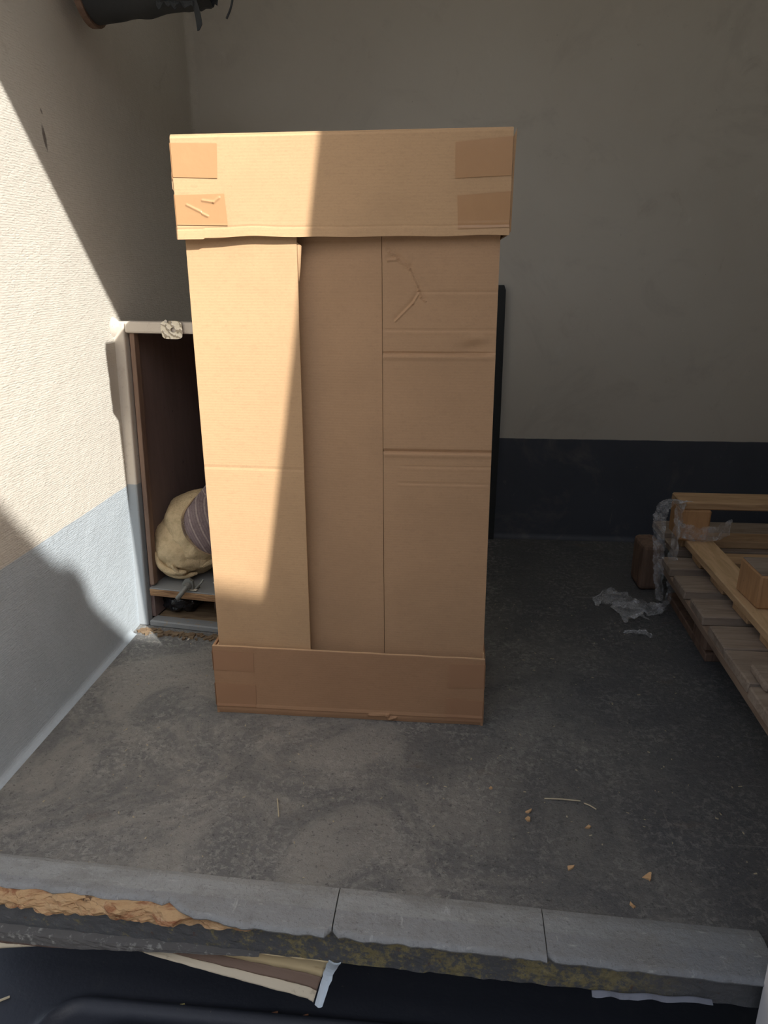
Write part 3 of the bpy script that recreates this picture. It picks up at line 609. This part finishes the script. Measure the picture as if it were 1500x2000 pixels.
# lid
LX0, LX1, LZ0, LZ1 = -0.4855, 0.0775, 0.9435, 1.1045
def lid_front(u, v):
    x = LX0+u*(LX1-LX0); zb = LZ0+0.0015*nz(x, 0, 0, 14)+(0.003*math.exp(-((x+0.35)/0.04)**2))-0.002*(x < -0.44); z = zb+v*(LZ1-zb)
    y = YF+0.0015*nz(x, z, 0, 6) - 0.0035*max(0, 1-v*7)*(0.6+0.4*nz(x, 1, 0, 12)) + 0.0008*math.exp(-((v-0.10)/0.012)**2)
    y += 0.003*max(0, v-0.97)/0.03
    for a, b in [((-0.465, 0.995), (-0.430, 0.978)), ((-0.437, 1.003), (-0.418, 1.000)), ((-0.418, 1.000), (-0.408, 1.007))]:
        y -= 0.0013*math.exp(-(seg_dist(x, z, a, b)/0.0020)**2)
    return (x, y, z)
lid = mesh('lid', *join(surf(150, 60, lid_front, (0, 0.0045, 0)), box(LX0, LX0+0.0045, YF+0.005, YK+0.012, LZ0+0.001, LZ1-0.002), box(LX1-0.0045, LX1, YF+0.005, YK+0.012, LZ0+0.001, LZ1-0.002),
                        box(LX0, LX1, YK+0.0075, YK+0.012, LZ0, LZ1-0.001), box(LX0, LX1, YF+0.002, YK+0.012, LZ1-0.004, LZ1+0.0005, 0.001)), MAT['card'], bx)
# tray
TX0, TX1, TZ = -0.4885, 0.0665, 0.1575
def tray_front(u, v):
    x = TX0+u*(TX1-TX0); zt = TZ-0.005*u+0.0012*nz(x, 0, 0, 20); z = 0.0005+v*zt
    y = YF+0.001*nz(x, z, 0, 8)-0.0015*math.exp(-((v-0.12)/0.02)**2)+0.003*max(0, 0.06-v)/0.06
    for a, b in [((-0.165, 0.014), (-0.128, 0.016)), ((-0.128, 0.016), (-0.125, 0.006)), ((-0.125, 0.006), (-0.112, 0.010))]:
        y -= 0.004*math.exp(-(seg_dist(x, z, a, b)/0.003)**2)
    return (x, y, z)
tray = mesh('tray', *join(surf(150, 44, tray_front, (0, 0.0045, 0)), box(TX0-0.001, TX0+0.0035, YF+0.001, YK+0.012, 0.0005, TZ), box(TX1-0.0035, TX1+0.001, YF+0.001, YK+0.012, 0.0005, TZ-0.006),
                          box(TX0, TX1, YK+0.0075, YK+0.012, 0.0005, TZ), box(TX0, TX1, YF+0.004, YK+0.010, 0.0005, 0.005)), MAT['card_tray_shaded'], bx)
mesh('tray_rim', *surf(90, 2, lambda u, v: (TX0+u*(TX1-TX0), YF+0.0005+0.0042*v, TZ-0.005*u+0.0016+0.0012*nz(TX0+u*(TX1-TX0), 0, 0, 20)+0.0006*nz(u, v, 0, 90)), (0, 0, -0.0012)), MAT['card_edge'], tray)
for xa, xb, zt in ((TX0+0.0055, TX0+0.0090, TZ-0.003), (TX1-0.0022, TX1-0.0040, TZ+0.004)):
    mesh('inner_flap', *box(min(xa, xb), max(xa, xb), YF+0.008, YK, 0.02, zt), MAT['card_edge'], tray)
# loose corner flaps at the lid ends
mesh('end_flap', *join(prism([(-0.4895, 0.9415), (-0.4815, 0.9440), (-0.4825, 0.968), (-0.4895, 0.962)], 'y', YF+0.004, YF+0.008)), MAT['card_edge'], lid)
mesh('end_flap', *join(prism([(0.0775, 1.09), (0.0835, 1.104), (0.0815, 1.05), (0.0805, 0.950), (0.0775, 0.945)], 'y', YF+0.006, YF+0.010)), MAT['card'], lid)
mesh('end_flap', *prism([(-0.4865, 1.055), (-0.4895, 1.045), (-0.4890, 1.022), (-0.4860, 1.016)], 'y', YF+0.003, YF+0.006), MAT['card_edge'], lid)
# brown tape: pieces run round the corners
def tape(quad, wrapx, parent, off, fnz):
    (x0, z0), (x1, z1), (x2, z2), (x3, z3) = quad               # lower outer, lower inner, upper inner, upper outer
    n = 54
    def fn(u, v):
        xa, za = x0+(x1-x0)*u, z0+(z1-z0)*u; xb, zb = x3+(x2-x3)*u, z3+(z2-z3)*u
        x, z = xa+(xb-xa)*v, za+(zb-za)*v
        return (x, fnz(x, z)-0.0012, z)
    a = surf(n, 40 if parent is lid else 10, fn, (0, 0.0006, 0))
    s_ = -1 if x0 < x1 else 1
    b = box(min(wrapx, wrapx+s_*0.0006), max(wrapx, wrapx+s_*0.0006), YF-0.0012, YF+0.085, min(z0, z1), max(z2, z3))
    return mesh('tape', *join(a, b), MAT['tape'] if parent is lid else MAT['clear_tape'], parent)
lfz = lambda x, z: lid_front((x-LX0)/(LX1-LX0), max(0, min(1, (z-LZ0)/(LZ1-LZ0))))[1]
tfz = lambda x, z: tray_front((x-TX0)/(TX1-TX0), max(0, min(1, z/TZ)))[1]
tape([(-0.4850, 1.040), (-0.409, 1.037), (-0.406, 1.090), (-0.4850, 1.092)], LX0-0.0003, lid, 0, lfz)
tape([(-0.4850, 0.965), (-0.396, 0.963), (-0.399, 1.013), (-0.4850, 1.012)], LX0-0.0003, lid, 0, lfz)
tape([(0.0770, 1.034), (-0.013, 1.031), (-0.014, 1.084), (0.0770, 1.091)], LX1+0.0003, lid, 0, lfz)
tape([(0.0770, 0.956), (-0.007, 0.954), (-0.009, 1.005), (0.0770, 1.010)], LX1+0.0003, lid, 0, lfz)
tape([(-0.4880, 0.104), (-0.404, 0.103), (-0.403, 0.146), (-0.4880, 0.147)], TX0-0.0013, tray, 0, tfz)
tape([(-0.4880, 0.020), (-0.404, 0.020), (-0.402, 0.070), (-0.4880, 0.072)], TX0-0.0013, tray, 0, tfz)
tape([(0.0660, 0.090), (-0.005, 0.087), (-0.004, 0.140), (0.0660, 0.141)], TX1+0.0013, tray, 0, tfz)
tape([(0.0660, 0.010), (-0.007, 0.010), (-0.008, 0.062), (0.0660, 0.058)], TX1+0.0013, tray, 0, tfz)

# narrow dark strip on the back wall just behind the carton
tag(mesh('dark_strip', *prism([(0.100, 0.0), (0.134, 0.0), (0.140, 0.40), (0.1395, 0.82), (0.134, 0.835), (0.112, 0.835), (0.106, 0.38)], 'y', YB-0.024, YB-0.001), MAT['black_roll']), 'narrow dark strip on the back wall just right of the carton', 'batten')

# ------------------------------------------------------------------ pallets
def jb(x0, x1, y0, y1, z0, z1, rot=0.0): return box(x0, x1, y0, y1, z0, z1, 0.0025, 0.0022, rot)
pa = thing('wooden_pallet', 'weathered wooden pallet lying flat on the floor, lowest of the stack', 'pallet', (0.96, 1.68, 0))
for y0, wd in [(1.155, 0.135), (1.302, 0.128), (1.441, 0.104), (1.583, 0.100), (1.723, 0.098), (1.863, 0.085), (2.003, 0.095), (2.143, 0.110)]:
    mesh('deck_board', *jb((0.558 if y0 < 1.95 else 0.606)+random.uniform(-.003, .004), 1.36, y0, y0+wd, 0.122, 0.144, random.uniform(-.003, .003)), MAT['old_board'], pa)
for x0 in (0.562, 0.91, 1.26):
    mesh('stringer', *jb(x0, x0+0.098, 1.156, 1.99 if x0 < .6 else 2.25, 0.1005, 0.1215), MAT['old_board_y'], pa)
    for y0 in ((1.160, 1.645) if x0 < .6 else (1.160, 1.645, 2.135)):
        mesh('block', *box(x0+(0.034 if x0 < .6 else 0), x0+0.098, y0, y0+0.10, 0.0225, 0.100, 0.006, 0.003), MAT['old_block'], pa)
    mesh('skid', *jb(x0+0.036, x0+0.098, 1.64 if x0 < .6 else 1.158, 1.99 if x0 < .6 else 2.25, 0.0, 0.022), MAT['old_block'], pa)
pb = thing('wooden_pallet', 'pale orange wooden pallet turned upside down on top of the weathered one', 'pallet', (1.0, 1.8, 0.144))
for y0, wd in [(1.550, 0.082), (1.708, 0.082), (1.866, 0.066), (2.024, 0.072), (1.40, 0.08)]:
    mesh('deck_board', *jb(0.640-0.022*(y0-1.55), 1.38, y0, y0+wd, 0.1445, 0.1655, random.uniform(-.004, .004)), MAT['new_board'], pb)
mesh('stringer', *box(0.630, 0.702, 1.36, 1.975, 0.1660, 0.1875, 0.0025, 0.002, 0.022), MAT['new_board_y'], pb)
mesh('stringer', *box(1.20, 1.29, 1.36, 1.975, 0.1660, 0.1875, 0.0025, 0.002, 0.022), MAT['new_board_y'], pb)
mesh('block', *box(0.598, 0.676, 1.955, 2.05, 0.1880, 0.2755, 0.005, 0.002, 0.03), MAT['new_block'], pb)
mesh('block', *box(1.22, 1.30, 1.955, 2.05, 0.1880, 0.2755, 0.005, 0.002), MAT['new_block'], pb)
mesh('block', *box(0.648, 0.745, 1.537, 1.645, 0.1880, 0.266, 0.004, 0.003, 0.03), MAT['new_block'], pb, False, 'square block with a grey weathered top')
mesh('block_top', *box(0.650, 0.743, 1.540, 1.643, 0.2665, 0.2685, 0.0008, 0.002, 0.03), MAT['old_board'], pb, False, 'grey weathered cap of the block')
mesh('skid', *box(0.596, 1.38, 1.957, 2.048, 0.2760, 0.2970, 0.003, 0.002), MAT['new_board'], pb)
lb = mesh('loose_board', *box(0.578, 1.10, 1.270, 1.350, 0.1445, 0.1615, 0.004, 0.004, 0.012), MAT['old_board']); tag(lb, 'short pale board lying on the near edge of the weathered pallet', 'board')
tag(mesh('wood_block', *box(0.530, 0.592, 2.045, 2.145, 0.0, 0.140, 0.014, 0.003, 0.06, seg=3), MAT['old_block']), 'dark rounded wooden block standing behind the hanging clear film', 'block')

# ------------------------------------------------------------------ clear stretch film
fi = thing('stretch_film', 'crumpled clear stretch film trailing from the upturned pallet onto the floor', 'plastic film', (0.53, 1.92, 0.0))
def ribbon(pts, width, wdir, amp, n=14, seed=0, wrinkle=60):
    pts = spline(pts, n); wd = Vector(wdir).normalized()
    def fn(u, v):
        k = u*(len(pts)-1); i = min(int(k), len(pts)-2); q = pts[i].lerp(pts[i+1], k-i)
        wv = width(u) if callable(width) else width
        q = q + wd*(v-0.5)*wv
        d = Vector((nz(q.x+seed, q.y, q.z, wrinkle), nz(q.x, q.y+seed+3, q.z, wrinkle), nz(q.x, q.y, q.z+seed+7, wrinkle)))
        q = q + d*amp + Vector((random.uniform(-1, 1), random.uniform(-1, 1), random.uniform(-1, 1)))*0.0014; q.z = max(q.z, 0.0012); return q
    return surf(len(pts)*2, 12, fn)
mesh('hanging_sheet', *ribbon([(0.604, 1.950, 0.302), (0.575, 1.945, 0.303), (0.545, 1.940, 0.285), (0.541, 1.935, 0.22), (0.545, 1.930, 0.15), (0.552, 1.925, 0.08), (0.556, 1.915, 0.030)], lambda u: 0.045-0.02*u, (0.75, -0.65, 0.1), 0.006, 12, 0, 45), MAT['film'], fi)
mesh('hanging_sheet', *ribbon([(0.590, 1.945, 0.300), (0.583, 1.925, 0.24), (0.580, 1.920, 0.16), (0.580, 1.905, 0.08), (0.568, 1.890, 0.03), (0.545, 1.885, 0.010)], 0.030, (0.7, 0.4, 0.2), 0.007, 12, 5, 50), MAT['film'], fi)
mesh('hanging_sheet', *ribbon([(0.590, 1.948, 0.225), (0.640, 1.946, 0.212), (0.690, 1.948, 0.215), (0.735, 1.965, 0.228)], lambda u: 0.045, (0, -0.1, 1), 0.006, 12, 9, 60), MAT['film'], fi)
mesh('floor_sheet', *ribbon([(0.560, 1.895, 0.014), (0.535, 1.900, 0.010), (0.500, 1.930, 0.012), (0.465, 1.955, 0.016), (0.430, 1.975, 0.010), (0.385, 1.945, 0.005)], lambda u: 0.05+0.05*math.sin(u*3), (0.1, 1, 0), 0.014, 12, 2, 40), MAT['film'], fi)
mesh('floor_sheet', *ribbon([(0.470, 1.93, 0.012), (0.472, 1.88, 0.018), (0.478, 1.83, 0.010)], lambda u: 0.07, (1, 0.2, 0), 0.016, 14, 12, 45), MAT['film'], fi)
mesh('floor_sheet', *ribbon([(0.440, 1.775, 0.004), (0.470, 1.768, 0.006), (0.490, 1.770, 0.010), (0.505, 1.750, 0.004)], lambda u: 0.025, (0.2, 1, 0), 0.008, 12, 21, 70), MAT['film'], fi)

# ------------------------------------------------------------------ black roll under the roof, left
br = thing('rolled_curtain', 'black rolled-up curtain with loose strap hanging high by the left wall', 'curtain', (-0.66, 1.72, 1.45))
def rollf(u, v):
    x = -0.764+u*0.245+0.016*math.cos(v*2*math.pi)*(1-u)*0; a = v*2*math.pi; r = 0.072-0.012*u+0.004*nz(u*3, math.cos(a), math.sin(a), 2)+0.006*max(0, u-0.7)*nz(u*9, math.cos(a)*2, math.sin(a)*2, 3)*8
    zc = 1.449+0.012*u
    sag = -0.010*max(0, math.sin((u-0.15)*3.0))*0
    return (x+0.018*(math.cos(a))*(1-u)*0.4, 1.735+r*math.cos(a), zc+r*math.sin(a)+sag)
mesh('roll', *surf(30, 40, rollf), MAT['black_roll'], br, True)
mesh('end_disc', *tube([(-0.769, 1.735, 1.449), (-0.763, 1.735, 1.449)], 0.0715, 30), MAT['black_roll'], br)
mesh('batten_end', *tube([(-0.783, 1.735, 1.449), (-0.7695, 1.735, 1.449)], 0.078, 30), MAT['ply_edge_z'], br, False, 'pale wooden disc at the left end')
mesh('strap', *surf(2, 12, lambda u, v: (-0.556+0.017*v+(0.013 if v < 0.85 else 0.013-0.05*(v-0.85))*u+0.002*math.sin(v*4), 1.690+0.006*math.sin(v*3)-0.004*u, 1.415-0.068*v), (0, 0.002, 0)), MAT['black_roll'], br)
mesh('torn_edge', *surf(18, 4, lambda u, v: (-0.620+u*0.075, 1.688+0.004*nz(u, v, 0, 8), 1.402-0.016*v*(0.6+0.9*nz(u, 0, 0, 7))-0.004*u), (0, 0.002, 0)), MAT['black_roll'], br)
mesh('wire', *tube(spline([(-0.468, 1.72, 1.435), (-0.472, 1.72, 1.408), (-0.478, 1.72, 1.390), (-0.487, 1.72, 1.374)], 5), 0.0022, 7), MAT['black_roll'], br)
mesh('hanger', *join(box(-0.74, -0.715, 1.733, 1.737, 1.50, 1.9595), box(-0.56, -0.535, 1.733, 1.737, 1.50, 1.9595), tube(spline([(-0.468, 1.72, 1.435), (-0.455, 1.725, 1.52), (-0.50, 1.735, 1.60), (-0.545, 1.735, 1.62)], 6), 0.0022, 7)), MAT['black_roll'], br)

# ------------------------------------------------------------------ small litter
def chipmesh(x, y, z, r, h=0.003):
    n = 6; ang = sorted(random.random()*6.28 for _ in range(n)); pts = [(x+r*(0.6+0.6*random.random())*math.cos(a), y+r*(0.6+0.6*random.random())*math.sin(a)) for a in ang]
    Vv, Ff = prism(pts, 'z', z, z+h); return [Vector(v)+Vector((0, 0, 0.35*(v[0]-x) if v[2] > z else 0)) for v in map(Vector, Vv)], Ff
places = [('beside the carton, upper of a close pair', 0.139, 1.084, .006), ('beside the carton, lower of a close pair', 0.136, 1.063, .006), ('in the middle of the open floor', 0.235, 1.053, .005), ('left of the largest chip', 0.194, 0.960, .006),
          ('largest of the scattered chips', 0.310, 0.954, .009), ('nearest to the grey edging strip', 0.277, 0.898, .007), ('closest to the carton corner', 0.078, 1.139, .004)]
for d, x, y, r in places:
    tag(mesh('wood_chip', *chipmesh(x, y, 0.0005, r, 0.003), MAT['chip']), 'small pale wood chip on the floor, '+d, 'wood chip', 'wood chips on the floor')
tag(mesh('paper_flake', *chipmesh(-0.664, 1.640, 0.0005, 0.006, 0.0015), MAT['white_cloth']), 'tiny white flake on the floor in front of the cupboard', 'flake')
for d, a, b in [('right of the wood chips', (0.238, 1.112), (0.256, 1.098)), ('in front of the carton base', (-0.300, 1.075), (-0.287, 1.030)), ('pale and lying level near the floor centre', (0.170, 1.118), (0.232, 1.117))]:
    tag(mesh('straw', *tube([(a[0], a[1], 0.0022), ((a[0]+b[0])/2, (a[1]+b[1])/2, 0.0035), (b[0], b[1], 0.0022)], 0.0012, 6), MAT['straw']), 'short straw stalk on the floor, '+d, 'straw', 'straws on the floor')
for d, x, y, r, mt in [('left of a pair', -0.279, 0.885, .010, 'leaf'), ('right of a pair', -0.226, 0.885, .008, 'leaf')]:
    tag(mesh('dry_leaf', *chipmesh(x, y, -0.2685, r, 0.003), MAT[mt]), 'dry brown leaf scrap on the black step, '+d, 'leaf', 'leaf scraps on the black step')
tag(mesh('lichen_crumb', *chipmesh(-0.43, 0.885, -0.268, 0.005, 0.005), MAT['lichen']), 'yellow-green crumb of lichen on the black step', 'crumb')
tag(mesh('wood_splinter', *box(-0.740, -0.724, 0.868, 0.872, -0.2695, -0.2665, 0.0005, 0.001, 0.6), MAT['straw']), 'pale wood splinter at the left end of the black step', 'splinter')
tot = []
rc = random.Random(21)
for k in range(420):                                             # fine litter nobody could count
    x = rc.uniform(-0.75, 0.60); y = rc.uniform(0.90, 1.95); s_ = 0.0004+0.0008*rc.random()**2
    if -0.52 < x < 0.10 and 1.30 < y < 1.63 or x > 0.53 and y > 1.1: continue
    tot.append(box(x-s_*rc.uniform(1, 3.5), x+s_*rc.uniform(1, 3.5), y-s_, y+s_, 0.0002, 0.0002+s_*0.7, 0, s_*0.4, rc.random()*3.14))
o = mesh('floor_crumbs', *join(*tot), MAT['straw']); o['kind'] = 'stuff'; o['label'] = 'tiny pale crumbs and straw bits scattered over the load floor'; o['category'] = 'dirt'
